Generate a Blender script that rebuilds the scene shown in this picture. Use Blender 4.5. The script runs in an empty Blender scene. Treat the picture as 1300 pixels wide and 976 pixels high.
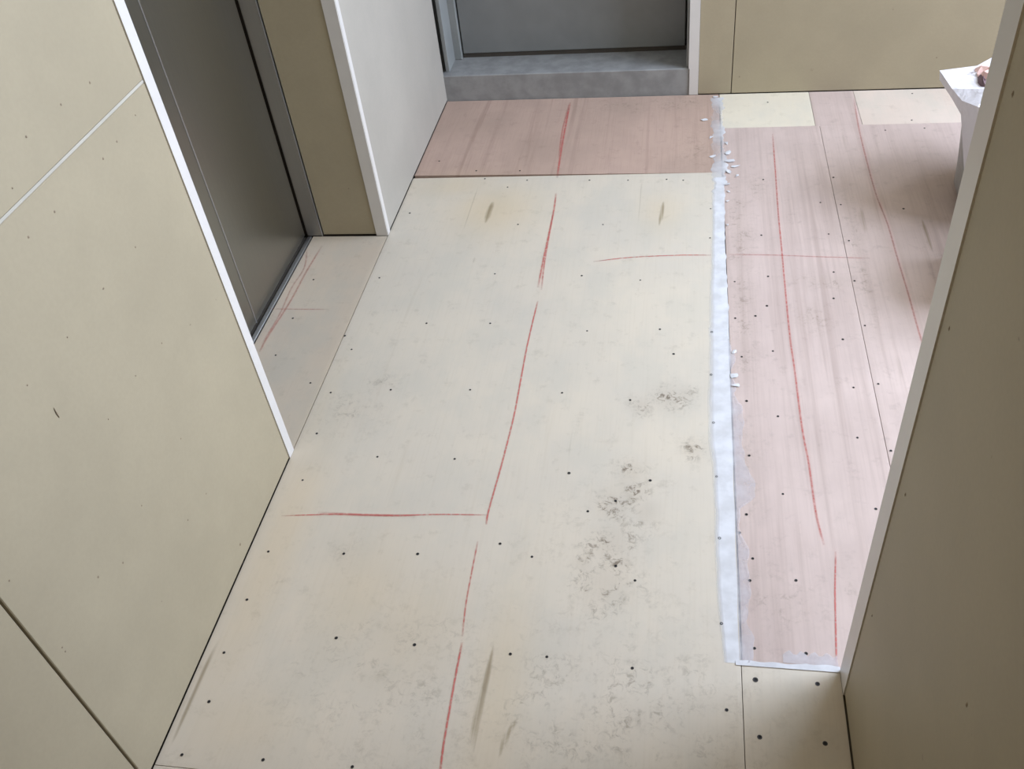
import bpy, math, random
import numpy as np
from mathutils import Matrix, Vector

scene = bpy.context.scene
col = scene.collection
random.seed(7)

# ---------------------------------------------------------------- camera
CAM_H = 1.36
right = Vector((0.98368462, 0.14640398, -0.10454874))
up = Vector((-0.02121499, 0.67149138, 0.74070861))
fwd = Vector((-0.17864627, 0.72640567, -0.66364171))
cd = bpy.data.cameras.new('camera')
cd.sensor_fit = 'HORIZONTAL'
cd.sensor_width = 36.0
cd.lens = 1166.118 / 1300 * 36.0
cd.clip_start = 0.02
cam = bpy.data.objects.new('camera', cd)
M = Matrix((right, up, -fwd)).transposed().to_4x4()
M.translation = (0, 0, CAM_H)
cam.matrix_world = M
col.objects.link(cam)
scene.camera = cam

# ---------------------------------------------------------------- world, daylight, exposure
world = bpy.data.worlds.new('overcast_sky')
world.use_nodes = True
world.node_tree.nodes['Background'].inputs[0].default_value = (0.85, 0.93, 1.0, 1)
world.node_tree.nodes['Background'].inputs[1].default_value = 0.4
scene.world = world

ROOM_X = 2.30                                     # side room's right wall
WIN_Y, WIN_X0, WIN_X1, WIN_Z0, WIN_Z1 = 2.84, 1.20, 2.20, 1.20, 2.60
SIDE_Y0, SIDE_Y1 = 1.20, 2.78                     # second window, in the side room's right wall
def window_light(name, w, h, energy, color, loc, rot):
    ld = bpy.data.lights.new(name, 'AREA')
    ld.shape = 'RECTANGLE'; ld.size = w; ld.size_y = h
    ld.energy = energy; ld.color = color
    lo = bpy.data.objects.new(name, ld)
    lo.location = loc; lo.rotation_euler = rot
    col.objects.link(lo)
FAR_E, SIDE_E, LAMP_E = 55, 172, 4.2
FAR_C, SIDE_C = (0.66, 0.76, 0.95), (0.66, 0.76, 0.95)
window_light('far_window_daylight', WIN_X1-WIN_X0, WIN_Z1-WIN_Z0, FAR_E, FAR_C,
             ((WIN_X0+WIN_X1)/2, WIN_Y, (WIN_Z0+WIN_Z1)/2), (math.radians(-90), 0, 0))
window_light('side_window_daylight', WIN_Z1-WIN_Z0, SIDE_Y1-SIDE_Y0, SIDE_E, SIDE_C,
             (ROOM_X-.02, (SIDE_Y0+SIDE_Y1)/2, (WIN_Z0+WIN_Z1)/2), (0, math.radians(90), 0))

vs = scene.view_settings
vs.view_transform = 'Standard'
vs.look = 'None'
vs.gamma = 1.0
vs.use_curve_mapping = False
vs.exposure = -0.09

# ---------------------------------------------------------------- measured positions (metres on the floor / walls)
LINES = {
    'main_a':[(-0.377, 2.892), (-0.375, 2.723), (-0.371, 2.542), (-0.366, 2.394)],
    'main_a2':[(-0.38, 2.875), (-0.382, 2.697), (-0.375, 2.518)],
    'main_b':[(-0.359, 2.309), (-0.355, 2.212), (-0.355, 2.084), (-0.355, 1.973), (-0.354, 1.852)],
    'main_b2':[(-0.355, 2.212), (-0.353, 2.084), (-0.35, 1.955), (-0.344, 1.842)],
    'main_c':[(-0.347, 1.796), (-0.349, 1.709), (-0.35, 1.606), (-0.348, 1.484), (-0.347, 1.384), (-0.351, 1.256), (-0.355, 1.181), (-0.358, 1.121),
    (-0.357, 1.089)],
    'main_d':[(-0.366, 1.049), (-0.365, 0.989), (-0.363, 0.912), (-0.357, 0.844)],
    'main_e':[(-0.355, 0.833), (-0.354, 0.766), (-0.352, 0.703), (-0.35, 0.65), (-0.346, 0.6)],
    'cross_a':[(-0.773, 1.086), (-0.656, 1.097), (-0.544, 1.101), (-0.45, 1.109), (-0.36, 1.113)],
    'cross_b':[(-0.224, 1.965), (-0.13, 1.983), (-0.011, 1.992), (0.074, 1.992)],
    'cross_c':[(0.117, 1.995), (0.233, 1.991), (0.336, 1.983), (0.456, 1.976)],
    'pink_a':[(0.262, 2.633), (0.257, 2.42), (0.251, 2.19), (0.249, 2.04), (0.246, 1.839), (0.244, 1.661), (0.246, 1.554), (0.247, 1.384), (0.252,
    1.276), (0.254, 1.157), (0.261, 1.081)],
    'pink_b':[(0.28, 1.068), (0.27, 0.984), (0.263, 0.906), (0.257, 0.838)],
    'pink_c':[(0.521, 2.852), (0.511, 2.618), (0.509, 2.303), (0.518, 2.127), (0.519, 1.969), (0.521, 1.84), (0.521, 1.722), (0.522, 1.613)],
    'alc_a':[(-0.988, 2.045), (-0.994, 1.919), (-0.994, 1.822), (-0.997, 1.748), (-1.005, 1.64), (-1.005, 1.585)],
    'alc_b':[(-1.027, 2.03), (-1.006, 1.939), (-1.011, 1.846), (-1.005, 1.735), (-1.01, 1.618)],
    'alc_c':[(-1.041, 1.757), (-0.959, 1.756), (-0.878, 1.756)],
}
SCREWS = [(-0.781, 1.893), (-0.474, 1.911), (-0.248, 1.903), (-0.1, 1.884), (-0.611, 1.704), (-0.452, 1.706), (-0.215, 1.681), (-0.046, 1.69), (-0.78,
    1.448), (-0.641, 1.462), (-0.458, 1.468), (-0.251, 1.465), (-0.102, 1.447), (-0.013, 1.602), (-0.618, 1.255), (-0.452, 1.257), (-0.212, 1.23),
    (-0.051, 1.219), (-0.115, 1.163), (-0.166, 1.134), (-0.806, 1.652), (-0.774, 1.601), (-0.773, 2.211), (-0.447, 2.145), (-0.212, 2.14), (-0.507,
    2.347), (-0.454, 2.385), (-0.269, 2.378), (-0.157, 2.374), (-0.047, 2.375), (-0.584, 2.398), (-0.0, 2.368), (-0.772, 1.317), (-0.76, 1.182),
    (-0.839, 1.479), (-0.959, 1.575), (-0.964, 1.719), (-0.962, 1.885), (-0.769, 0.998), (-0.618, 1.003), (-0.771, 0.888), (-0.772, 0.778), (-0.579,
    0.823), (-0.762, 0.686), (-0.77, 0.593), (-0.633, 0.598), (-0.486, 0.601), (-0.475, 1.012), (-0.323, 1.046), (-0.259, 1.02), (-0.437, 0.821),
    (-0.207, 0.817), (-0.065, 0.808), (-0.105, 1.01), (-0.069, 0.981), (-0.269, 0.817), (0.198, 1.198), (0.361, 1.171), (0.129, 1.144), (0.115, 1.1),
    (0.079, 1.085), (0.136, 1.043), (0.129, 0.995), (0.207, 1.001), (0.079, 0.904), (0.131, 0.861), (0.212, 0.858), (0.13, 0.804), (0.225, 0.805),
    (0.084, 0.748), (0.132, 0.708), (0.227, 0.707), (0.209, 1.9), (0.2, 1.782), (0.172, 1.743), (0.408, 1.882), (0.364, 1.918), (0.353, 1.812),
    (0.129, 1.878), (0.126, 1.734), (0.204, 1.617), (0.136, 1.596), (0.41, 1.711), (0.357, 1.661), (0.361, 1.502), (0.412, 1.515), (0.202, 1.409),
    (0.141, 1.453), (0.351, 1.354), (0.409, 1.321), (0.14, 1.295), (0.072, 1.682), (0.069, 1.534), (0.072, 1.385), (0.076, 1.236), (0.584, 2.637),
    (0.694, 2.643), (0.41, 2.369), (0.568, 2.202), (0.369, 2.085), (0.414, 2.226), (0.363, 2.238), (0.415, 2.054), (0.202, 2.082), (0.221, 2.364),
    (0.072, 2.071), (0.075, 2.214), (0.697, 2.873), (0.667, 2.696), (0.259, 2.845), (-0.619, 2.447), (-0.484, 2.442), (-0.749, 2.512)]
WALL_LEFT_SPECKS = [(1.04, 0.892), (0.953, 0.891), (0.89, 0.855), (1.116, 0.888), (0.938, 0.792), (1.075, 0.794), (0.875, 0.794), (1.06, 0.655),
    (0.957, 0.654), (1.187, 0.805), (1.12, 0.797), (1.243, 0.836), (0.956, 0.654), (0.851, 0.651), (0.752, 0.654), (1.022, 0.499), (0.844, 0.504),
    (0.964, 0.342), (0.96, 0.209), (0.818, 0.344), (0.891, 0.221), (0.935, 0.507), (0.681, 0.349), (0.731, 0.316), (0.572, 0.341), (0.572, 0.331),
    (0.571, 0.492)]
STREAKS = {
    'a':[(-0.537, 2.28), (-0.54, 2.216), (-0.541, 2.138)],
    'b':[(-0.052, 2.27), (-0.056, 2.197), (-0.062, 2.118)],
    'c':[(-0.541, 1.992), (-0.541, 1.956)],
    'd':[(-0.217, 1.377), (-0.22, 1.319), (-0.218, 1.252)],
    'e':[(-0.298, 0.853), (-0.302, 0.77), (-0.305, 0.687), (-0.301, 0.616)],
    'f':[(-0.235, 0.714), (-0.252, 0.679), (-0.262, 0.627)],
    'g':[(-0.789, 0.841), (-0.794, 0.743), (-0.795, 0.662), (-0.794, 0.588)],
    'h':[(0.462, 2.656), (0.458, 2.479)],
    'i':[(0.459, 2.24), (0.459, 2.055)],
    'j':[(0.603, 2.17), (0.605, 1.985)],
    'k':[(0.468, 1.638), (0.458, 1.498)],
    'l':[(-0.597, 2.394), (-0.598, 2.088)],
    'm':[(-0.118, 2.39), (-0.116, 2.119)],
    'n':[(-0.737, 0.927), (-0.694, 0.939)],
}
BLOBS = [(-0.019, 1.457, 0.041), (0.014, 1.47, 0.025), (-0.076, 1.43, 0.025), (0.031, 1.308, 0.023), (-0.117, 1.154, 0.045), (-0.091, 1.237, 0.031),
    (-0.118, 1.06, 0.05), (-0.119, 0.972, 0.055), (-0.129, 0.922, 0.034), (-0.164, 1.012, 0.021), (-0.094, 1.017, 0.021), (-0.056, 1.139, 0.029),
    (-0.034, 0.745, 0.024), (-0.139, 0.729, 0.05), (-0.111, 0.692, 0.036), (-0.169, 0.782, 0.051), (-0.088, 1.186, 0.038), (-0.714, 0.929, 0.03),
    (-0.579, 0.838, 0.043), (-0.591, 0.716, 0.054), (-0.502, 0.768, 0.041), (-0.614, 1.008, 0.031), (-0.708, 1.394, 0.072), (-0.674, 1.474, 0.046)]
TAPE_LEFT = [(0.086, 2.89), (0.084, 2.695), (0.085, 2.52), (0.080, 2.36), (0.076, 2.079), (0.066, 1.745), (0.061, 1.472), (0.062, 1.331), (0.067, 1.246),
    (0.069, 1.146), (0.071, 1.02), (0.075, 0.892), (0.080, 0.831)]
TAPE_RIGHT = [(0.119, 2.901), (0.118, 2.692), (0.115, 2.359), (0.109, 2.078), (0.111, 1.745), (0.11, 1.474), (0.108, 1.248), (0.107, 1.057), (0.106,
    0.83)]
TAPE_FILM = [(0.111, 1.658), (0.122, 1.576), (0.112, 1.55), (0.12, 1.486), (0.113, 1.474), (0.133, 1.438), (0.129, 1.334), (0.13, 1.27), (0.15,
    1.229), (0.146, 1.189), (0.119, 1.158), (0.116, 1.093), (0.129, 1.067), (0.129, 0.99), (0.123, 0.91), (0.13, 0.88), (0.126, 0.833)]

# ---------------------------------------------------------------- helpers
def tag(o, label=None, cat=None, group=None, kind=None):
    if label: o['label'] = label
    if cat: o['category'] = cat
    if group: o['group'] = group
    if kind: o['kind'] = kind
    return o

def link(name, me, mat=None, parent=None):
    o = bpy.data.objects.new(name, me)
    col.objects.link(o)
    if mat is not None and me is not None and not me.materials:
        me.materials.append(mat)
    if parent is not None:
        o.parent = parent
    return o

class MB:
    """collects boxes and polygons into one mesh"""
    def __init__(self): self.v = []; self.f = []
    def box(self, x0, x1, y0, y1, z0, z1, bev=0.0):
        b = len(self.v)
        if bev <= 0:
            self.v += [(x0,y0,z0),(x1,y0,z0),(x1,y1,z0),(x0,y1,z0),(x0,y0,z1),(x1,y0,z1),(x1,y1,z1),(x0,y1,z1)]
            self.f += [tuple(b+i for i in q) for q in ((0,3,2,1),(4,5,6,7),(0,1,5,4),(1,2,6,5),(2,3,7,6),(3,0,4,7))]
            return self
        # chamfered box: 24 corner verts
        import itertools
        xs, ys, zs = (x0, x1), (y0, y1), (z0, z1)
        idx = {}
        for i, j, k in itertools.product((0,1), repeat=3):
            cx, cy, cz = xs[i], ys[j], zs[k]
            ix, iy, iz = cx+(bev if i==0 else -bev), cy+(bev if j==0 else -bev), cz+(bev if k==0 else -bev)
            for a, p in enumerate(((cx,iy,iz),(ix,cy,iz),(ix,iy,cz))):
                idx[(i,j,k,a)] = len(self.v); self.v.append(p)
        F = []
        for s in (0,1):
            F.append([(s,0,0,0),(s,1,0,0),(s,1,1,0),(s,0,1,0)])
            F.append([(0,s,0,1),(1,s,0,1),(1,s,1,1),(0,s,1,1)])
            F.append([(0,0,s,2),(1,0,s,2),(1,1,s,2),(0,1,s,2)])
        for s in (0,1):
            for t in (0,1):
                F.append([(s,t,0,0),(s,t,1,0),(s,t,1,1),(s,t,0,1)])
                F.append([(s,0,t,0),(s,1,t,0),(s,1,t,2),(s,0,t,2)])
                F.append([(0,s,t,1),(1,s,t,1),(1,s,t,2),(0,s,t,2)])
        for i, j, k in itertools.product((0,1), repeat=3):
            F.append([(i,j,k,0),(i,j,k,1),(i,j,k,2)])
        c = Vector(((x0+x1)/2,(y0+y1)/2,(z0+z1)/2))
        for q in F:
            ids = [idx[t] for t in q]
            a, b_, d = (Vector(self.v[n]) for n in ids[:3])
            n = (b_-a).cross(d-a)
            m = sum((Vector(self.v[n_]) for n_ in ids), Vector())/len(ids)
            if n.dot(m-c) < 0: ids.reverse()
            self.f.append(tuple(ids))
        return self
    def build(self, name, mat, parent=None, xf=None, smooth=False):
        v = [tuple(xf(Vector(p))) for p in self.v] if xf else self.v
        me = bpy.data.meshes.new(name)
        me.from_pydata(v, [], self.f)
        if smooth:
            me.polygons.foreach_set('use_smooth', [True]*len(me.polygons))
        me.update()
        return link(name, me, mat, parent)

def B(name, mat, parent, x0, x1, y0, y1, z0, z1, bev=0.0, xf=None):
    return MB().box(x0, x1, y0, y1, z0, z1, bev).build(name, mat, parent, xf)

# the far wall runs about one degree off square
FA = -0.019
def far(p):
    return Vector((p.x - FA*0*p.y, p.y + FA*p.x, p.z))

# ---------------------------------------------------------------- materials
class NT:
    def __init__(self, name):
        m = bpy.data.materials.new(name); m.use_nodes = True
        self.m = m; self.t = m.node_tree; self.n = self.t.nodes
        self.bsdf = self.n['Principled BSDF']; self.out = self.n['Material Output']
        self.tc = self.n.new('ShaderNodeTexCoord')
    def l(self, a, b): self.t.links.new(a, b)
    def mapping(self, scale):
        mp = self.n.new('ShaderNodeMapping'); mp.inputs['Scale'].default_value = scale
        self.l(self.tc.outputs['Object'], mp.inputs['Vector']); return mp.outputs[0]
    def noise(self, scale, detail=3, rough=.55, vec=None, dist=0.0):
        n = self.n.new('ShaderNodeTexNoise'); n.inputs['Scale'].default_value = scale
        n.inputs['Detail'].default_value = detail; n.inputs['Roughness'].default_value = rough
        n.inputs['Distortion'].default_value = dist
        self.l(vec if vec else self.tc.outputs['Object'], n.inputs['Vector']); return n.outputs['Fac']
    def ramp(self, fac, lo, hi, a=0.0, b=1.0):
        r = self.n.new('ShaderNodeMapRange'); r.interpolation_type = 'SMOOTHSTEP'
        self.l(fac, r.inputs['Value'])
        r.inputs['From Min'].default_value = lo; r.inputs['From Max'].default_value = hi
        r.inputs['To Min'].default_value = a; r.inputs['To Max'].default_value = b
        return r.outputs[0]
    def math(self, op, a, b):
        m = self.n.new('ShaderNodeMath'); m.operation = op
        for i, s in enumerate((a, b)):
            if isinstance(s, (int, float)): m.inputs[i].default_value = s
            else: self.l(s, m.inputs[i])
        return m.outputs[0]
    def mix(self, fac, a, b):
        m = self.n.new('ShaderNodeMix'); m.data_type = 'RGBA'
        for s, i in ((fac, 0), (a, 6), (b, 7)):
            if isinstance(s, (int, float)): m.inputs[i].default_value = s
            elif isinstance(s, tuple): m.inputs[i].default_value = (*s, 1)
            else: self.l(s, m.inputs[i])
        return m.outputs[2]
    def attr(self, name):
        a = self.n.new('ShaderNodeAttribute'); a.attribute_name = name
        s = self.n.new('ShaderNodeSeparateColor'); self.l(a.outputs['Color'], s.inputs[0]); return s.outputs
    def bump(self, h, strength=.2, dist=.001):
        b = self.n.new('ShaderNodeBump'); b.inputs['Strength'].default_value = strength
        b.inputs['Distance'].default_value = dist
        self.l(h, b.inputs['Height']); self.l(b.outputs[0], self.bsdf.inputs['Normal'])
    def color(self, c):
        if isinstance(c, tuple): self.bsdf.inputs['Base Color'].default_value = (*c, 1)
        else: self.l(c, self.bsdf.inputs['Base Color'])
    def set(self, rough=.6, metal=0.0, spec=.5):
        self.bsdf.inputs['Roughness'].default_value = rough
        self.bsdf.inputs['Metallic'].default_value = metal
        self.bsdf.inputs['Specular IOR Level'].default_value = spec

def plain(name, c, rough=.6, metal=0.0, spec=.5, var=.06, scale=12):
    t = NT(name)
    n = t.noise(scale, 4)
    t.color(t.mix(t.ramp(n, .3, .7), tuple(x*(1-var) for x in c), tuple(min(1, x*(1+var)) for x in c)))
    t.set(rough, metal, spec); return t.m

def board_mat(name, c):
    """protective fibre board: tan paper face with faint mottling and specks"""
    t = NT(name)
    n1 = t.ramp(t.noise(4, 3), .3, .7)
    base = t.mix(n1, tuple(x*.95 for x in c), tuple(x*1.05 for x in c))
    fine = t.ramp(t.noise(160, 3), .3, .7)
    base = t.mix(t.math('MULTIPLY', fine, .10), base, tuple(x*.72 for x in c))
    sp = t.ramp(t.noise(42, 2), .76, .80)
    base = t.mix(t.math('MULTIPLY', sp, .45), base, (.10, .08, .06))
    t.color(base); t.set(.55, 0, .35); return t.m

def ply_mat(name, c1, c2, dark, stain=True, grain=1.0, gy=1.3, streak=(.60, .80), streak_amt=.35):
    """plywood face, grain along the length of the hall"""
    t = NT(name)
    g = t.noise(1.0, 5, .6, t.mapping((38, gy, 1)), .4)
    g2 = t.noise(1.0, 3, .5, t.mapping((210, 7, 1)))
    m = t.noise(3.2, 4, .6)
    base = t.mix(t.ramp(m, .32, .68), c1, c2)
    base = t.mix(t.math('MULTIPLY', t.ramp(g, *streak), streak_amt*grain), base, dark)
    base = t.mix(t.math('MULTIPLY', t.ramp(g2, .45, .75), .16*grain), base, dark)
    sm = t.noise(26, 5, .7)
    base = t.mix(t.math('MULTIPLY', t.ramp(sm, .54, .72), .20), base, tuple(x*.55 for x in dark))
    gz = t.noise(5.5, 5, .65, t.mapping((1.3, .8, 1)))
    base = t.mix(t.math('MULTIPLY', t.ramp(gz, .42, .66), .40), base, tuple((sum(c2)/3)*k for k in (1.0, .94, .80)) if grain < .7 else tuple(x*.9 for x in c2))
    if stain:
        r, gch, b = t.attr('stain')[0:3]
        base = t.mix(t.math('MULTIPLY', b, .55), base, (.60, .45, .24))
        br = t.ramp(t.math('ADD', gch, t.math('MULTIPLY', t.math('SUBTRACT', g2, .5), .5)), .25, .9)
        base = t.mix(t.math('MULTIPLY', br, .72), base, (.20, .145, .07))
        d1 = t.noise(70, 5, .75, None, .8)
        d2 = t.noise(17, 4, .65)
        s = t.math('MULTIPLY', r, t.math('MULTIPLY', t.ramp(d1, .47, .66), t.ramp(d2, .40, .62)))
        base = t.mix(t.math('MULTIPLY', r, .22), base, (.36, .29, .22))
        base = t.mix(t.math('MINIMUM', t.math('MULTIPLY', s, 1.25), .85), base, (.17, .13, .09))
    t.color(base); t.set(.62, 0, .3)
    t.bump(g2, .08, .0006)
    return t.m

PAN = (.388, .332, .228)
M_board = board_mat('fibre_board', PAN)
M_board_grey = board_mat('fibre_board_pale_grey', (.405, .375, .325))
M_board_edge = plain('fibre_board_core', (.34, .26, .17), .9)
M_cream = ply_mat('plywood_cream', (.66, .585, .475), (.61, .55, .46), (.43, .35, .235), grain=.55)
M_pale = ply_mat('plywood_pale', (.72, .65, .515), (.68, .61, .485), (.56, .46, .31), grain=.4)
M_pinkpale = ply_mat('plywood_pale_pink', (.69, .58, .495), (.65, .545, .46), (.5, .37, .28), grain=.5)
M_pink = ply_mat('plywood_pink', (.61, .49, .44), (.54, .43, .385), (.30, .215, .18), grain=.8, gy=.8, streak=(.46,.74), streak_amt=.5)
M_rose = ply_mat('plywood_rose', (.51, .365, .295), (.45, .325, .26), (.29, .19, .145), grain=1.0, gy=.9, streak=(.5,.72), streak_amt=.45)
M_tan = ply_mat('plywood_tan', (.56, .475, .37), (.53, .445, .35), (.38, .28, .18), grain=.45)
M_trim = plain('white_plastic', (.67, .64, .605), .35, 0, .5, .02)
M_gap = plain('dark_gap', (.06, .05, .04), .9)
M_wall = plain('painted_plaster', (.55, .53, .48), .8)
M_conc = plain('concrete', (.16, .15, .135), .9)
M_tapewhite = plain('seam_tape', (.50, .47, .40), .5)
M_screw = plain('screw_head_steel', (.055, .05, .05), .45, .6)
M_recess = plain('screw_recess', (.01, .01, .01), .8)

def steel(name, c, rough):
    t = NT(name)
    n = t.noise(1.0, 3, .5, t.mapping((400, 400, 2)))
    t.color(t.mix(n, tuple(x*.93 for x in c), tuple(x*1.05 for x in c)))
    t.set(rough, 1.0); t.bump(n, .04, .0004); return t.m
M_steel = steel('brushed_steel', (.33, .325, .29), .33)
M_steel2 = steel('steel_jamb', (.46, .44, .41), .45)
M_alu = steel('aluminium_sill', (.62, .63, .66), .4)
M_grey = plain('grey_door_paint', (.20, .205, .20), .5, 0, .45, .04)
M_grey2 = plain('grey_frame_paint', (.26, .27, .262), .5, 0, .45, .05)
M_step = plain('grey_step_paint', (.27, .27, .265), .55, 0, .4, .14, 22)

def line_mat():
    t = NT('red_marker_pencil')
    t.color((.62, .15, .13)); t.set(.8, 0, .2)
    a = t.attr('ink')[0]
    n = t.ramp(t.noise(110, 4, .7), .30, .62)
    al = t.math('MULTIPLY', a, t.math('ADD', t.math('MULTIPLY', n, .6), .4))
    t.l(al, t.bsdf.inputs['Alpha']); return t.m
M_line = line_mat()

def film_mat(name, c, a0, a1, rough=.35, fade=False):
    t = NT(name)
    t.color(c); t.set(rough, 0, .5)
    n = t.ramp(t.noise(24, 3, .55), .3, .7, a0, a1)
    if fade: n = t.math('MULTIPLY', n, t.attr('ink')[0])
    t.l(n, t.bsdf.inputs['Alpha']); t.bump(t.noise(16, 2), .18, .002); return t.m
M_tape = film_mat('white_curing_tape', (.74, .745, .77), .72, .95)
M_tapefade = film_mat('white_curing_tape_soft_edge', (.74, .745, .77), .72, .95, fade=True)  # soft left edge of the near part imitates an overexposed halo
M_film = film_mat('clear_plastic_film', (.72, .70, .74), .35, .62, fade=True)

# ---------------------------------------------------------------- floor and its plywood sheets
fl = MB(); fl.box(-1.6, 2.4, -3.6, 3.4, -0.20, -0.0125)
floor = tag(fl.build('floor', M_conc), 'hall floor covered with cream and pink plywood sheets', 'floor', kind='structure')

def seg_dist(P, a, b):
    a = np.array(a); b = np.array(b); d = b-a
    t = np.clip(((P-a)@d)/(d@d), 0, 1)
    return np.hypot(*(P-(a+t[:, None]*d)).T), t

ST_W = {'a': (.010, .85), 'b': (.0065, .85), 'c': (.012, .45), 'd': (.008, .40), 'e': (.0075, .80), 'f': (.006, .70),
        'g': (.0055, .8), 'h': (.007, .55), 'i': (.008, .70), 'j': (.006, .8), 'k': (.008, .45), 'l': (.0035, .55),
        'm': (.003, .5), 'n': (.006, .4)}

def stain_values(P):
    n = len(P)
    R = np.zeros(n); G = np.zeros(n); Bc = np.zeros(n)
    for x, y, r in BLOBS:
        k = 1.0 if x > -.2 else .32
        if y < .95: k *= .45
        R = np.maximum(R, k*np.exp(-(((P[:, 0]-x)/r)**2+((P[:, 1]-y)/(r*1.15))**2)*1.1))
    for x, y, rx, ry, k in ((.150, 2.10, .03, .28, .55), (.145, 1.72, .025, .2, .5), (.20, 2.33, .03, .06, .45), (.35, 1.88, .07, .025, .6), (.30, 1.74, .03, .05, .5),
                            (.20, .94, .05, .05, .4), (.16, .98, .03, .06, .35), (.43, 2.0, .02, .3, .4), (.135, 1.28, .02, .12, .45), (-.02, 2.86, .08, .04, .6),
                            (.30, .98, .012, .05, .4), (-.2, 2.85, .1, .05, .4), (-.10, .74, .22, .15, .42), (-.45, .75, .2, .15, .3), (-.12, 1.02, .10, .16, .35), (.03, 2.55, .05, .1, .4)):
        R = np.maximum(R, k*np.exp(-((P[:, 0]-x)/rx)**2-((P[:, 1]-y)/ry)**2))
    for key, pts in STREAKS.items():
        w, s = ST_W[key]
        L = len(pts)-1
        for i in range(L):
            d, t = seg_dist(P, pts[i], pts[i+1])
            u = (i+t)/L
            env = np.clip(np.minimum(u, 1-u)*3.2+.05, 0, 1)
            w_ = w*(.35+.65*env)
            G = np.maximum(G, s*(.55+.45*env)*np.clip(env*2, 0, 1)*np.exp(-(d/w_)**2))
    # weathered yellow patches of the veneer
    for x, y, rx, ry, k in ((-.53, 2.22, .12, .14, .6), (-.66, 2.36, .14, .07, .4), (-.76, 1.0, .05, .35, .38),
                            (-.56, .92, .09, .12, .35), (-.28, .75, .05, .2, .45), (-.06, 2.2, .06, .1, .35),
                            (-.45, .86, .1, .12, .3), (-.7, .65, .1, .08, .3), (-.79, 1.35, .03, .3, .25)):
        Bc = np.maximum(Bc, 1.2*k*np.exp(-((P[:, 0]-x)/rx)**2-((P[:, 1]-y)/ry)**2))
    return R, G, Bc

T = 0.012
def sheet(x0, x1, y0, y1, mat, label=None, step=.007, dz=0.0, z0=-T, xf=None):
    g = .0006
    x0 += g; x1 -= g; y0 += g; y1 -= g
    nx = max(2, int((x1-x0)/step)+1); ny = max(2, int((y1-y0)/step)+1)
    X, Y = np.meshgrid(np.linspace(x0, x1, nx), np.linspace(y0, y1, ny))
    P = np.stack([X.ravel(), Y.ravel()], 1)
    Z = np.full(len(P), dz)
    e = np.minimum.reduce([P[:, 0]-x0, x1-P[:, 0], P[:, 1]-y0, y1-P[:, 1]])
    Z[e < 1e-6] -= .0004                                       # eased arris
    verts = np.column_stack([P, Z]).tolist()
    I = np.arange(nx*ny).reshape(ny, nx)
    faces = np.stack([I[:-1, :-1], I[:-1, 1:], I[1:, 1:], I[1:, :-1]], -1).reshape(-1, 4).tolist()
    b = len(verts)
    verts += [(x0, y0, z0), (x1, y0, z0), (x1, y1, z0), (x0, y1, z0)]
    c = [0, nx-1, nx*ny-1, nx*(ny-1)]
    # side walls as fans along each border
    loops = [I[0, :].tolist(), I[:, -1].tolist(), I[-1, ::-1].tolist(), I[::-1, 0].tolist()]
    for k, lp in enumerate(loops):
        faces.append([b+k] + [b+(k+1) % 4] + lp[::-1])
    faces.append([b+3, b+2, b+1, b])
    if xf: verts = [tuple(xf(Vector(v))) for v in verts]
    me = bpy.data.meshes.new('plywood_sheet')
    me.from_pydata(verts, [], faces)
    at = me.attributes.new('stain', 'FLOAT_COLOR', 'POINT')
    R, G, Bc = stain_values(np.array([(v[0], v[1]) for v in verts]))
    at.data.foreach_set('color', np.stack([R, G, Bc, np.ones_like(R)], 1).ravel().astype(np.float32))
    me.update()
    o = link('plywood_sheet', me, mat, floor)
    if label: o['label'] = label
    return o

def fy(x, y): return y + FA*x
S = {}
S['main'] = sheet(-.809, .109, .573, 2.410, M_cream, 'large cream plywood sheet scuffed with dirt down the middle')
S['near'] = sheet(-.809, .109, -1.2, .573, M_cream, 'cream plywood sheet at the near end', .03)
S['corner'] = sheet(.109, .262, -1.2, .831, M_cream, 'narrow cream plywood sheet in the shade of the right board', .012)
S['rose'] = sheet(-.809, .109, 2.410, 2.918, M_rose, 'dusky pink plywood sheet below the grey step', .008, xf=far)
S['alcove'] = sheet(-1.030, -.810, 1.262, 2.094, M_tan, 'tan plywood strip in front of the lift door', .01)
S['pink_a'] = sheet(.111, .402, .832, 2.680, M_pink, 'pale pink plywood sheet beside the white tape', .008)
S['pink_b'] = sheet(.402, 1.30, .832, 2.680, M_pink, 'pink plywood sheet running behind the right board', .010)
S['pink_c'] = sheet(1.30, 2.29, .832, 2.85, M_pink, None, .05)
S['strip_a'] = sheet(.110, .390, 2.681, 2.918, M_pale, 'small pale cream plywood offcut against the far wall', .012, xf=far)
S['strip_b'] = sheet(.390, .525, 2.681, 2.918, M_pink, 'narrow pink plywood offcut between two pale ones', .010, xf=far)
S['strip_c'] = sheet(.525, 1.30, 2.681, 2.918, M_pinkpale, 'pale plywood offcut beside the plastic sack', .012, xf=far)

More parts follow.
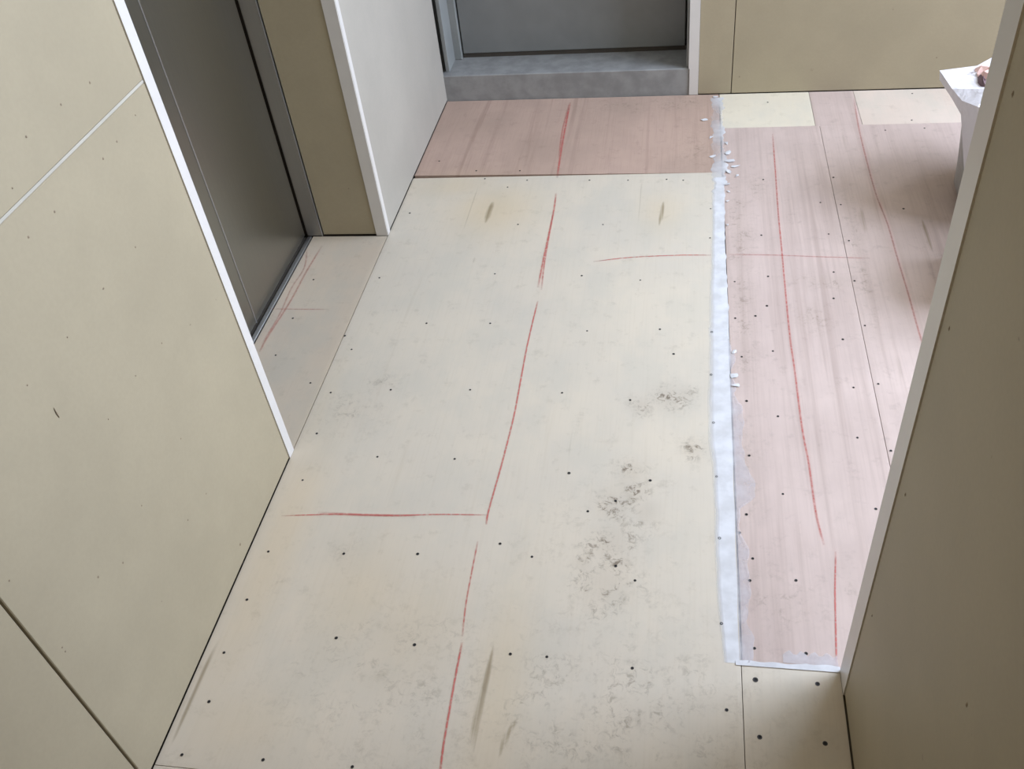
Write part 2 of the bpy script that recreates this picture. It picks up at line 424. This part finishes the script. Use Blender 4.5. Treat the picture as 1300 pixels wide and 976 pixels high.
# screws, each driven into the sheet it holds
def screw_mesh():
    v = []; f = []; n = 10
    R0, R1 = .0030, .0017
    for r, z in ((R0, .0002), (R0*.92, .0006), (R1, .0005), (R1*.7, .0001)):
        v += [(r*math.cos(2*math.pi*i/n), r*math.sin(2*math.pi*i/n), z) for i in range(n)]
    for k in range(3):
        for i in range(n):
            j = (i+1) % n
            f.append((k*n+i, k*n+j, (k+1)*n+j, (k+1)*n+i))
    f.append(tuple(range(3*n, 4*n)))
    me = bpy.data.meshes.new('screw'); me.from_pydata(v, [], f)
    me.materials.append(M_screw); me.materials.append(M_recess)
    for i, p in enumerate(me.polygons):
        if i >= 2*n: p.material_index = 1
    return me
ME_SCREW = screw_mesh()
def owner(x, y):
    if x < -.81: return S['alcove']
    if y > 2.41+FA*x and x < .11: return S['rose']
    if x < .109: return S['main'] if y > .573 else S['near']
    if y < .831: return S['corner']
    if y > 2.68: return S['strip_a'] if x < .39 else (S['strip_b'] if x < .525 else S['strip_c'])
    return S['pink_a'] if x < .402 else S['pink_b']
BIG = {(0.13, 0.804): 1.5, (0.225, 0.805): 1.25, (0.132, 0.708): 1.3, (0.227, 0.707): 1.3, (-0.212, 1.23): 1.15}
for x, y in SCREWS:
    if abs(x-.111) < .004: x = .116
    if abs(x-.402) < .0045: x += .006
    o = link('screw', ME_SCREW, None, owner(x, y))
    o.location = (x, y, 0)
    s = BIG.get((round(x, 3), round(y, 3)), random.uniform(.8, 1.08))
    o.scale = (s, s, 1)

# red pencil lines drawn on the sheets
def catmull(pts, n=7):
    P = [Vector((*p, 0)) for p in pts]
    P = [P[0]*2-P[1]] + P + [P[-1]*2-P[-2]]
    out = []
    for i in range(1, len(P)-2):
        a, b, c, d = P[i-1:i+3]
        for k in range(n):
            t = k/n
            out.append(.5*((2*b)+(c-a)*t+(2*a-5*b+4*c-d)*t*t+(3*b-a-3*c+d)*t**3))
    out.append(P[-2]); return out
def ribbon(name, pts, w, ink, z=.0004):
    C = catmull(pts); v = []; f = []; a = []
    N = len(C)
    for i, c in enumerate(C):
        d = (C[min(i+1, N-1)]-C[max(i-1, 0)]).normalized()
        s = Vector((-d.y, d.x, 0))
        e = min(1, .25+min(i, N-1-i)/4)
        for k, al in ((-1, 0), (-.25, 1), (.25, 1), (1, 0)):
            p = c+s*k*w; v.append((p.x, p.y, z)); a.append(al*ink*e)
    for i in range(N-1):
        for k in range(3):
            f.append((i*4+k, i*4+k+1, i*4+k+5, i*4+k+4))
    me = bpy.data.meshes.new(name); me.from_pydata(v, [], f)
    at = me.attributes.new('ink', 'FLOAT_COLOR', 'POINT')
    at.data.foreach_set('color', np.repeat(np.array(a, dtype=np.float32), 4))
    o = link(name, me, M_line, floor)
    return o
INK = {'main_a': (.0052, .8), 'main_a2': (.004, .6), 'main_b': (.0042, .8), 'main_b2': (.0036, .7), 'main_c': (.0032, .95),
       'main_d': (.0026, .75), 'main_e': (.0032, .95), 'cross_a': (.0026, .95), 'cross_b': (.0036, .9), 'cross_c': (.0034, .5),
       'pink_a': (.0034, .68), 'pink_b': (.0026, .85), 'pink_c': (.0034, .52), 'alc_a': (.0045, .5), 'alc_b': (.004, .4), 'alc_c': (.0035, .45)}
for i, (k, pts) in enumerate(LINES.items()):
    w, ink = INK[k]; w *= .85; ink *= .85
    o = ribbon('red_pencil_line', pts, w, ink, .0004 + .00004*(i % 4))
    o['label'] = 'red pencil line drawn on the plywood'
o = ribbon('red_pencil_line', [(-.70, 1.098), (-.60, 1.0985), (-.5, 1.1025)], .0045, .5, .0006)

# ---------------------------------------------------------------- curing tape along the joint between cream and pink sheets
def poly_strip(name, left, right, mat, ny, zf, parent=None, jag=None, fade=None):
    """strip between two x(y) edges, both given far to near"""
    ly = [p[1] for p in left][::-1]; lx = [p[0] for p in left][::-1]
    ry = [p[1] for p in right][::-1]; rx = [p[0] for p in right][::-1]
    y0, y1 = max(ly[0], ry[0]), min(ly[-1], ry[-1])
    v = []; f = []; al = []; K = 8
    for i in range(ny):
        y = y0+(y1-y0)*i/(ny-1)
        a = float(np.interp(y, ly, lx)); b = float(np.interp(y, ry, rx))
        if jag:
            ja, jb = jag(y); a += ja; b += jb
        b = max(b, a+.002)
        for k in range(K):
            x = a+(b-a)*k/(K-1)
            v.append((x, y, zf(x, y, k/(K-1)))); al.append(fade(y, k/(K-1)) if fade else 1.0)
    for i in range(ny-1):
        for k in range(K-1):
            f.append((i*K+k, i*K+k+1, (i+1)*K+k+1, (i+1)*K+k))
    me = bpy.data.meshes.new(name); me.from_pydata(v, [], f)
    me.polygons.foreach_set('use_smooth', [True]*len(f))
    at = me.attributes.new('ink', 'FLOAT_COLOR', 'POINT')
    at.data.foreach_set('color', np.repeat(np.array(al, dtype=np.float32), 4))
    return link(name, me, mat, parent)

rt = random.Random(3)
def wob(y, *fs): return sum(a*math.sin(f*y+p) for a, f, p in fs)
def tape_jag(y):
    if y > 2.30:
        return (wob(y, (.003, 41, 0), (.002, 97, 1), (.0015, 211, 2)),
                max(-.002, wob(y, (.003, 33, 2), (.003, 83, .5), (.0025, 190, 1)) + (.006 if 2.33 < y < 2.55 else 0)))
    if y > 1.7: return wob(y, (.0008, 30, 0)), max(0, wob(y, (.0012, 61, 0), (.0012, 149, 1)))
    return wob(y, (.0012, 17, 0), (.0006, 50, 1)), wob(y, (.0005, 40, 0))
def tape_z(x, y, u):
    return .0003 + (.0012*abs(math.sin(19*y+3*u))*u if y > 2.3 else 0)
tape = poly_strip('curing_tape', TAPE_LEFT, TAPE_RIGHT, M_tapefade, 420, tape_z, jag=tape_jag,
                  fade=lambda y, u: min(1, .12+3.2*u) if y < 2.38 else (.55+.45*u)*(.7+.3*math.sin(29*y)))
tag(tape, 'long strip of torn white tape along the joint between cream and pink plywood', 'tape')
# torn flakes sticking up from the tape
def flake(x, y, s, a, z=.0012):
    n = 6; v = []
    for i in range(n):
        r = s*rt.uniform(.5, 1.2); t = 2*math.pi*i/n
        v.append((x+r*math.cos(t)*math.cos(a)-r*.55*math.sin(t)*math.sin(a), y+r*math.cos(t)*math.sin(a)+r*.55*math.sin(t)*math.cos(a),
                  z+rt.uniform(0, .002)))
    v.append((x, y, z+.0015))
    me = bpy.data.meshes.new('torn_flake'); me.from_pydata(v, [], [(i, (i+1) % n, n) for i in range(n)])
    o = link('torn_flake', me, M_tape, tape)
    m = o.modifiers.new('thickness', 'SOLIDIFY'); m.thickness = .0002; m.offset = 1
for x, y, s, a in ((.060, 2.735, .016, .5), (.128, 2.52, .015, 1.2), (.135, 2.47, .018, .2), (.147, 2.44, .014, .4), (.127, 2.41, .012, 2.0),
                   (.150, 2.385, .009, 1.0), (.123, 2.34, .010, .3), (.126, 2.58, .012, 1.7), (.121, 2.25, .006, .5), (.118, 2.13, .006, 1.4),
                   (.096, 2.893, .012, .1), (.124, 2.30, .007, 2.2), (.080, 2.62, .010, 1.1), (.083, 2.50, .012, .7),
                   (.118, 1.53, .014, .1), (.121, 1.50, .010, .15), (.119, 1.61, .009, .9)):
    flake(x, y, s, a)
# the near end of the joint: tape turned across the pink sheet's end
end = MB()
n = 26; v = []; f = []
for i in range(n):
    x = .100+(.262-.100)*i/(n-1)
    w = .004+.002*math.sin(i*.5)**2+(.002 if i > 16 else 0)
    for yy in (.8315-.004, .8315, .8315+w): v.append((x, yy, .0009))
for i in range(n-1):
    for k in range(2): f.append((i*3+k, i*3+k+3, i*3+k+4, i*3+k+1))
end.v = v; end.f = f
e = end.build('tape_end', M_tape, tape); sm = e.modifiers.new('thickness', 'SOLIDIFY'); sm.thickness = .0002; sm.offset = 1

film_left = [(.108, 1.66), (.1085, 1.25), (.1075, 1.05), (.1065, .833)]
def film_z(x, y, u): return .0006 + .0008*abs(math.sin(9*y+5*u))*u
film = poly_strip('plastic_film', film_left, TAPE_FILM, M_film, 200, film_z, jag=lambda y: (0, wob(y, (.002, 60, 0), (.0012, 150, 1))), fade=lambda y, u: 1-.35*u)
tag(film, 'crumpled clear plastic film lying on pink plywood beside the white tape', 'plastic film')
fm = MB(); v = []; f = []; nx_, ny_ = 16, 5
for j in range(ny_):
    for i in range(nx_):
        x = .175+.085*i/(nx_-1); y = .838+.024*(j/(ny_-1))*(.6+.4*math.sin(i*.9)**2)
        v.append((x, y, .0006+.0003*math.sin(i*.5+j)**2))
for j in range(ny_-1):
    for i in range(nx_-1):
        a = j*nx_+i; f.append((a, a+1, a+nx_+1, a+nx_))
fm.v = v; fm.f = f
o = fm.build('plastic_film', film_mat('clear_plastic_scrap', (.72, .70, .74), .3, .55), None, smooth=True)
tag(o, 'small scrap of clear film at the near end of the pink plywood', 'plastic film')

# ---------------------------------------------------------------- walls
H = 2.70
def speck_mesh():
    n = 8; v = [(0, 0, .0012)]+[(math.cos(2*math.pi*i/n)*(1+.25*(i % 2)), math.sin(2*math.pi*i/n), .0003) for i in range(n)]
    me = bpy.data.meshes.new('screw'); me.from_pydata([(a*.0020, b*.0020, c) for a, b, c in v], [], [(0, 1+i, 1+(i+1) % n) for i in range(n)])
    me.materials.append(plain('rusty_screw', (.27, .21, .14), .7)); return me
ME_SPECK = speck_mesh()
def wall_screw(parent, loc, rot, s=1.0):
    o = link('screw', ME_SPECK, None, parent); o.location = loc; o.rotation_euler = rot; o.scale = (s, s, 1); return o

XL = -.809
wl = MB(); wl.box(-1.35, -.8175, -3.5, 1.252, -.0125, H)
wall_left = tag(wl.build('wall_left', M_gap), 'left wall lined with tan protective boards', 'wall', kind='structure')
p_main = B('panel', M_board, wall_left, -.817, XL, .5475, 1.2405, .003, .8315, .0012); p_main['label'] = 'tan protective board beside the lift recess'
p_up = B('panel', M_board, wall_left, -.817, XL, .5475, 1.2405, .8368, 1.75, .0012)
p_near = B('panel', M_board, wall_left, -.817, XL, -.36, .5435, .003, 1.75, .0012)
B('panel', M_board, wall_left, -.817, XL, -3.5, -.364, .003, 1.75, .0012)
B('panel', M_board, wall_left, -.817, XL, -3.5, 1.2405, 1.754, H, .0012)
s_ = B('seam_tape', M_tapewhite, wall_left, -.8168, XL-.0006, .5475, 1.2405, .8322, .8366); s_['label'] = 'white strip in the seam between two boards'
for y, z in WALL_LEFT_SPECKS:
    wall_screw(p_up if z > .8375 else p_main, (XL, y, z), (0, math.radians(90), 0), random.uniform(.6, 1.0))
sm = wall_screw(p_main, (XL, .770, .589), (math.radians(-30), math.radians(90), 0), 1.0); sm.scale = (4.5, 1.3, .5); sm.name = 'scuff_mark'
w = wall_screw(p_main, (XL, .983, .038), (0, math.radians(90), 0), 1.4)

# lift recess: near return, far return, head
wb = MB(); wb.box(-1.35, -.8175, 2.105, 2.960, -.0125, H)
wall_mid = tag(wb.build('wall_left_far', M_gap), 'wall between the lift recess and the grey door', 'wall', kind='structure')
j_ = B('panel', M_board, wall_mid, -.998, -.842, 2.0965, 2.1045, .004, H, .001); j_['label'] = 'shaded tan board at the side of the lift recess'
q_ = B('panel', M_board_grey, wall_mid, -.8172, XL, 2.117, 2.9395, .003, H, .001); q_['label'] = 'pale greyish board beside the grey door'
wh = MB(); wh.box(-1.35, -.8175, 1.252, 2.105, 2.12, H)
tag(wh.build('wall_left_head', M_wall), 'wall above the lift door', 'wall', kind='structure')
r_ = B('panel', M_board, wall_left, -1.0, -.842, 1.2525, 1.2605, .004, 2.12, .001)

# lift door: two sliding leaves, jambs, sill
d1 = bpy.data.objects.new('door_1', None); d1.location = (0, 0, 0); col.objects.link(d1)
tag(d1, 'dull steel two-leaf lift door in the left recess', 'door', kind='structure')
lf = B('door_leaf', M_steel, d1, -1.080, -1.0505, 1.262, 1.6935, .006, 2.12, .0015)
rf_ = B('door_leaf', M_steel, d1, -1.080, -1.0505, 1.6960, 2.0885, .006, 2.12, .0015)
B('door_gap_strip', M_alu, lf, -1.0515, -1.0492, 1.6915, 1.6938, .006, 2.12)
B('jamb', M_steel2, d1, -1.0475, -1.004, 2.0955, 2.13, 0, 2.12, .0015)
jb = B('jamb_edge', M_alu, d1, -1.0035, -1.0005, 2.0945, 2.12, 0, 2.12)
B('jamb', M_steel2, d1, -1.0475, -1.004, 1.22, 1.2535, 0, 2.12, .0015)
B('sill', M_alu, d1, -1.0470, -1.0345, 1.254, 2.0945, -.03, -.0005, .001)
B('sill_track', M_gap, d1, -1.12, -1.0475, 1.254, 2.0945, -.03, -.004)
B('shaft_back', M_gap, d1, -1.20, -1.09, 1.2, 2.15, -.0125, 2.13)

# far recess with the grey door
wall_far = MB(); wall_far.box(.012, WIN_X0, 2.927, 3.30, -.0125, H); wall_far.box(WIN_X1, ROOM_X+.1, 2.927, 3.30, -.0125, H)
wall_far.box(WIN_X0, WIN_X1, 2.927, 3.30, -.0125, WIN_Z0); wall_far.box(WIN_X0, WIN_X1, 2.927, 3.30, WIN_Z1, H)
wall_far = tag(wall_far.build('wall_far', M_gap, xf=far), 'far wall lined with tan protective boards', 'wall', kind='structure')
pf = B('panel', M_board, wall_far, .0415, .1455, 2.919, 2.9268, .002, H, .001, xf=far); pf['label'] = 'narrow tan board beside the white corner strip'
pf2 = B('panel', M_board, wall_far, .1480, 1.07, 2.919, 2.9268, .002, H, .001, xf=far); pf2['label'] = 'wide tan board on the far wall'
B('panel', M_board, wall_far, 1.073, WIN_X0, 2.919, 2.9268, .002, H, .001, xf=far)
B('panel', M_board, wall_far, WIN_X0+.003, WIN_X1, 2.919, 2.9268, .002, WIN_Z0, .001, xf=far)
B('panel', M_board, wall_far, WIN_X0+.003, WIN_X1, 2.919, 2.9268, WIN_Z1, H, .001, xf=far)
B('panel', M_board, wall_far, WIN_X1+.003, ROOM_X, 2.919, 2.9268, .002, H, .001, xf=far)
o = wall_screw(pf2, (.755, 2.919+FA*.755, .099), (math.radians(90), 0, 0), 1.0)
wr = MB(); wr.box(-1.35, .012, 3.16, 3.30, -.0125, H)
tag(wr.build('wall_far_recess', M_wall, xf=far), 'wall behind the grey door', 'wall', kind='structure')
d2 = bpy.data.objects.new('door_2', None); col.objects.link(d2)
tag(d2, 'grey painted door standing in the far recess above a step', 'door', kind='structure')
B('door_leaf', M_grey, d2, -.764, -.004, 3.066, 3.10, .104, 2.05, .002, xf=far)
fr = B('door_frame', M_grey2, d2, -.807, -.768, 3.052, 3.14, .0885, 2.10, .002, xf=far)
B('frame_stop', M_grey2, fr, -.806, -.793, 2.952, 3.052, .0885, 2.10, .001, xf=far)
B('door_frame', M_grey2, d2, .002, .0125, 2.93, 3.14, .0885, 2.10, .002, xf=far)
B('door_frame', M_grey2, d2, -.807, .0125, 3.03, 3.14, 2.055, 2.10, .002, xf=far)
B('door_gap_strip', M_gap, d2, -.766, 0, 3.070, 3.09, .0885, .1035, xf=far)  # dark strip standing in for the shaded gap under the leaf
st = MB(); st.box(-.8165, .0145, 2.920, 3.16, -.012, .089, .0025)
o = st.build('step', M_step, d2, xf=far); o['label'] = 'low grey painted step below the grey door'

# right stub wall and the room beyond it
XR = .2634
wr_ = MB(); wr_.box(.2725, .345, -3.5, .822, -.0125, H)
wall_right = tag(wr_.build('wall_right', M_gap), 'right wall end lined with a shaded tan board', 'wall', kind='structure')
pr = B('panel', M_board, wall_right, XR, .272, -3.5, .788, .005, H, .0012); pr['label'] = 'shaded tan board in the right foreground'
for y, z in ((.764, .75), (.761, .504), (.471, .548), (.762, .256), (.764, .995)):
    o = wall_screw(pr, (XR, y, z), (0, math.radians(-90), 0), .9); o.scale = (1.5, .8, 1)
wn = MB(); wn.box(.345, ROOM_X+.1, .70, .822, -.0125, H)
tag(wn.build('wall_near', M_board), 'wall of the side room facing away', 'wall', kind='structure')
wk = MB(); wk.box(-1.35, 2.0, -3.6, -3.5, -.0125, H)
tag(wk.build('wall_back', M_board), 'wall behind the camera', 'wall', kind='structure')
ww = MB(); ww.box(ROOM_X, ROOM_X+.1, .70, SIDE_Y0, -.0125, H); ww.box(ROOM_X, ROOM_X+.1, SIDE_Y1, 3.1, -.0125, H)
ww.box(ROOM_X, ROOM_X+.1, SIDE_Y0, SIDE_Y1, -.0125, WIN_Z0); ww.box(ROOM_X, ROOM_X+.1, SIDE_Y0, SIDE_Y1, WIN_Z1, H)
tag(ww.build('wall_side_room', M_board), 'right wall of the side room', 'wall', kind='structure')
w1 = bpy.data.objects.new('window_1', None); col.objects.link(w1)
tag(w1, 'window letting daylight into the side room', 'window', kind='structure')
for x0, x1, z0, z1 in ((WIN_X0, WIN_X0+.04, WIN_Z0, WIN_Z1), (WIN_X1-.04, WIN_X1, WIN_Z0, WIN_Z1), (WIN_X0+.04, WIN_X1-.04, WIN_Z0, WIN_Z0+.04),
                       (WIN_X0+.04, WIN_X1-.04, WIN_Z1-.04, WIN_Z1), (1.68, 1.72, WIN_Z0+.04, WIN_Z1-.04)):
    B('window_frame', M_alu, w1, x0, x1, 3.00, 3.05, z0, z1, xf=far)
w2 = bpy.data.objects.new('window_2', None); col.objects.link(w2)
tag(w2, 'second window in the right wall of the side room', 'window', kind='structure')
for y0, y1, z0, z1 in ((SIDE_Y0, SIDE_Y0+.04, WIN_Z0, WIN_Z1), (SIDE_Y1-.04, SIDE_Y1, WIN_Z0, WIN_Z1), (SIDE_Y0+.04, SIDE_Y1-.04, WIN_Z0, WIN_Z0+.04),
                       (SIDE_Y0+.04, SIDE_Y1-.04, WIN_Z1-.04, WIN_Z1)):
    B('window_frame', M_alu, w2, ROOM_X+.03, ROOM_X+.07, y0, y1, z0, z1)
cl = MB(); cl.box(-1.4, 2.45, -3.6, 3.3, H, H+.1)
tag(cl.build('ceiling', plain('ceiling_white', (.42, .40, .36), .8)), 'plain pale ceiling', 'ceiling', kind='structure')

# ---------------------------------------------------------------- white corner strips (plastic angles over the board edges)
def angle(name, boxes, label, xf=None):
    m = MB()
    for b in boxes: m.box(*b)
    return tag(m.build(name, M_trim, None, xf), label, 'corner trim', kind='structure')
angle('trim_1', [(-.8170, -.8070, 1.2410, 1.2655, .001, H), (-.845, -.8172, 1.2610, 1.2655, .001, H)],
      'bright white corner strip on the left board edge')
angle('trim_2', [(-.8415, -.8085, 2.0940, 2.0970, .001, H), (-.8110, -.8075, 2.0970, 2.1165, .001, H)],
      'white corner strip where the lift recess meets the lit board')
angle('trim_3', [(.0125, .0412, 2.9165, 2.9195, .001, H), (.0095, .0125, 2.9165, 2.95, .089, H)],
      'white corner strip to the right of the grey door', far)
angle('trim_4', [(.2615, .2725, .7885, .8315, .001, H), (.2726, .300, .8225, .8315, .001, H)],
      'shaded grey-white corner strip on the right foreground board')

# ---------------------------------------------------------------- plastic rubbish sack and the box behind the right wall
def sack():
    root = bpy.data.objects.new('plastic_sack', None); root.location = (.878, 2.25, 0); root.scale = (1, 1, 1.15); col.objects.link(root)
    tag(root, 'crumpled whitish plastic sack on the floor behind the right board', 'plastic sack')
    rs = random.Random(11)
    tb = NT('grey_clear_polythene'); tb.color((.36, .355, .34)); tb.set(.35, 0, .5)
    tb.l(tb.ramp(tb.noise(20, 3), .3, .7, .94, 1.0), tb.bsdf.inputs['Alpha']); tb.bump(tb.noise(22, 4), .7, .01)
    tw = NT('white_polythene'); tw.color((.72, .70, .74)); tw.set(.3, 0, .5); tw.bump(tw.noise(28, 4), .7, .008)
    tp = NT('pink_paper'); tp.color((.82, .55, .50)); tp.set(.7)
    n, K = 44, 10
    v = []; f = []
    def rad(a, t):                                  # flaring, softly folded wall of the bag
        return (.180+.024*t**1.5)*(1+.018*math.sin(6*a+2*t)*(.3+t)+.012*math.sin(13*a+4*t))*(.94 if t == 0 else 1)
    for k in range(K):
        t = k/(K-1)
        v += [(rad(2*math.pi*i/n, t)*math.cos(2*math.pi*i/n), rad(2*math.pi*i/n, t)*math.sin(2*math.pi*i/n), .004+.234*t) for i in range(n)]
    for k in range(K-1):
        for i in range(n):
            j = (i+1) % n
            f.append((k*n+i, k*n+j, (k+1)*n+j, (k+1)*n+i))
    f.append(tuple(range(n))[::-1]); f.append(tuple(range((K-1)*n, K*n)))
    b = MB(); b.v = v; b.f = f
    b.build('bag_body', tb.m, root, smooth=True)
    # white mouth of the bag: loose film folded over the top, hanging down the near side
    RIM = ((0, .23, .1), (28, .24, .02), (55, .23, .02), (85, .24, .03), (110, .225, .02), (135, .215, .01), (158, .272, .012), (176, .238, .02), (190, .228, .03),
           (205, .224, .15), (222, .212, .19), (242, .215, .10), (262, .222, .12), (285, .23, .06), (310, .225, .11), (336, .23, .05))
    n = len(RIM); v = [(.01, -.01, .268)]; f = []
    for ring, (q, dz, jit) in enumerate(((.42, .284, .016), (.78, .268, .014), (1.0, .258, .008), (1.0, 0, .003))):
        for d, rr, drop in RIM:
            a = math.radians(d + (rs.uniform(-5, 5) if ring < 2 else 0))
            z = dz if ring < 3 else .255-drop
            if d == 158 and ring == 2: z += .006
            k = q*rr if ring < 3 else rr-.004-.03*drop
            v.append((k*math.cos(a), k*math.sin(a), z+rs.uniform(-jit, jit)))
    for i in range(n): f.append((0, 1+i, 1+(i+1) % n))
    for k in range(3):
        for i in range(n):
            j = (i+1) % n
            a, b_, c, d = 1+k*n+i, 1+(k+1)*n+i, 1+(k+1)*n+j, 1+k*n+j
            f += [(a, b_, c), (a, c, d)] if (i+k) % 2 else [(a, b_, d), (b_, c, d)]
    b = MB(); b.v = v; b.f = f
    o = b.build('bag_mouth', tw.m, root)
    m = o.modifiers.new('thickness', 'SOLIDIFY'); m.thickness = .0012; m.offset = 1
    # crumpled pink paper and a dark lump standing in for a shaded hole on top
    def lump(name, mat, cx, cy, cz, sx, sy, sz):
        v = []; f = []; nr, ns = 7, 12
        for j in range(nr):
            ph = math.pi*j/(nr-1)
            for i in range(ns):
                th = 2*math.pi*i/ns; r = 1+rs.uniform(-.2, .2)
                v.append((cx+sx*r*math.sin(ph)*math.cos(th), cy+sy*r*math.sin(ph)*math.sin(th), cz+sz*r*math.cos(ph)))
        for j in range(nr-1):
            for i in range(ns):
                k = (i+1) % ns; f.append((j*ns+i, (j+1)*ns+i, (j+1)*ns+k, j*ns+k))
        b = MB(); b.v = v; b.f = f
        return b.build(name, mat, root)
    o = lump('pink_paper', tp.m, -.150, .06, .262, .030, .055, .020); o['label'] = 'crumpled pink paper'
    o = lump('dark_hole_lump', plain('dark_hole_lump', (.16, .10, .11), .8), -.172, .022, .264, .009, .035, .014); o['label'] = 'dark lump in place of a shaded hole'
    return root
sack()

bx = bpy.data.objects.new('cardboard_box', None); bx.location = (.905, 1.87, 0); col.objects.link(bx)
tag(bx, 'brown cardboard box hidden behind the right board', 'box')
M_card = plain('brown_cardboard', (.27, .185, .11), .85)
B('box_body', M_card, bx, -.235, .235, -.11, .11, .001, .24, .003)
B('lid_flap', M_card, bx, -.235, -.003, -.11, .11, .2405, .244)
B('lid_flap', M_card, bx, .003, .235, -.11, .11, .2405, .244)
B('packing_tape', plain('packing_tape', (.52, .40, .25), .3), bx, -.025, .025, -.1105, .1105, .2442, .2446)

# ---------------------------------------------------------------- ceiling lamp of the hall, above and behind the camera
cl_ = bpy.data.objects.new('ceiling_lamp', None); cl_.location = (-.27, -.55, H); col.objects.link(cl_)
tag(cl_, 'round warm ceiling lamp over the near end of the hall', 'lamp')
def disc(name, mat, r0, r1, z0, z1, n=28):
    b = MB()
    b.v = [(r0*math.cos(2*math.pi*i/n), r0*math.sin(2*math.pi*i/n), z0) for i in range(n)] + [(r1*math.cos(2*math.pi*i/n), r1*math.sin(2*math.pi*i/n), z1) for i in range(n)]
    b.f = [(i, (i+1) % n, n+(i+1) % n, n+i) for i in range(n)] + [tuple(range(n))[::-1], tuple(range(n, 2*n))]
    return b.build(name, mat, cl_)
disc('lamp_base', M_trim, .17, .18, -.03, 0)
em = NT('warm_lamp_glass'); em.color((.9, .85, .75)); em.set(.4)
em.bsdf.inputs['Emission Color'].default_value = (1, .80, .52, 1); em.bsdf.inputs['Emission Strength'].default_value = 4
disc('lamp_shade', em.m, .13, .16, -.06, -.031)
pl = bpy.data.lights.new('lamp_light', 'AREA'); pl.shape = 'DISK'; pl.size = .3; pl.energy = LAMP_E; pl.color = (1, .66, .27)
po = bpy.data.objects.new('lamp_light', pl); po.location = (0, 0, -.065); po.parent = cl_; col.objects.link(po)
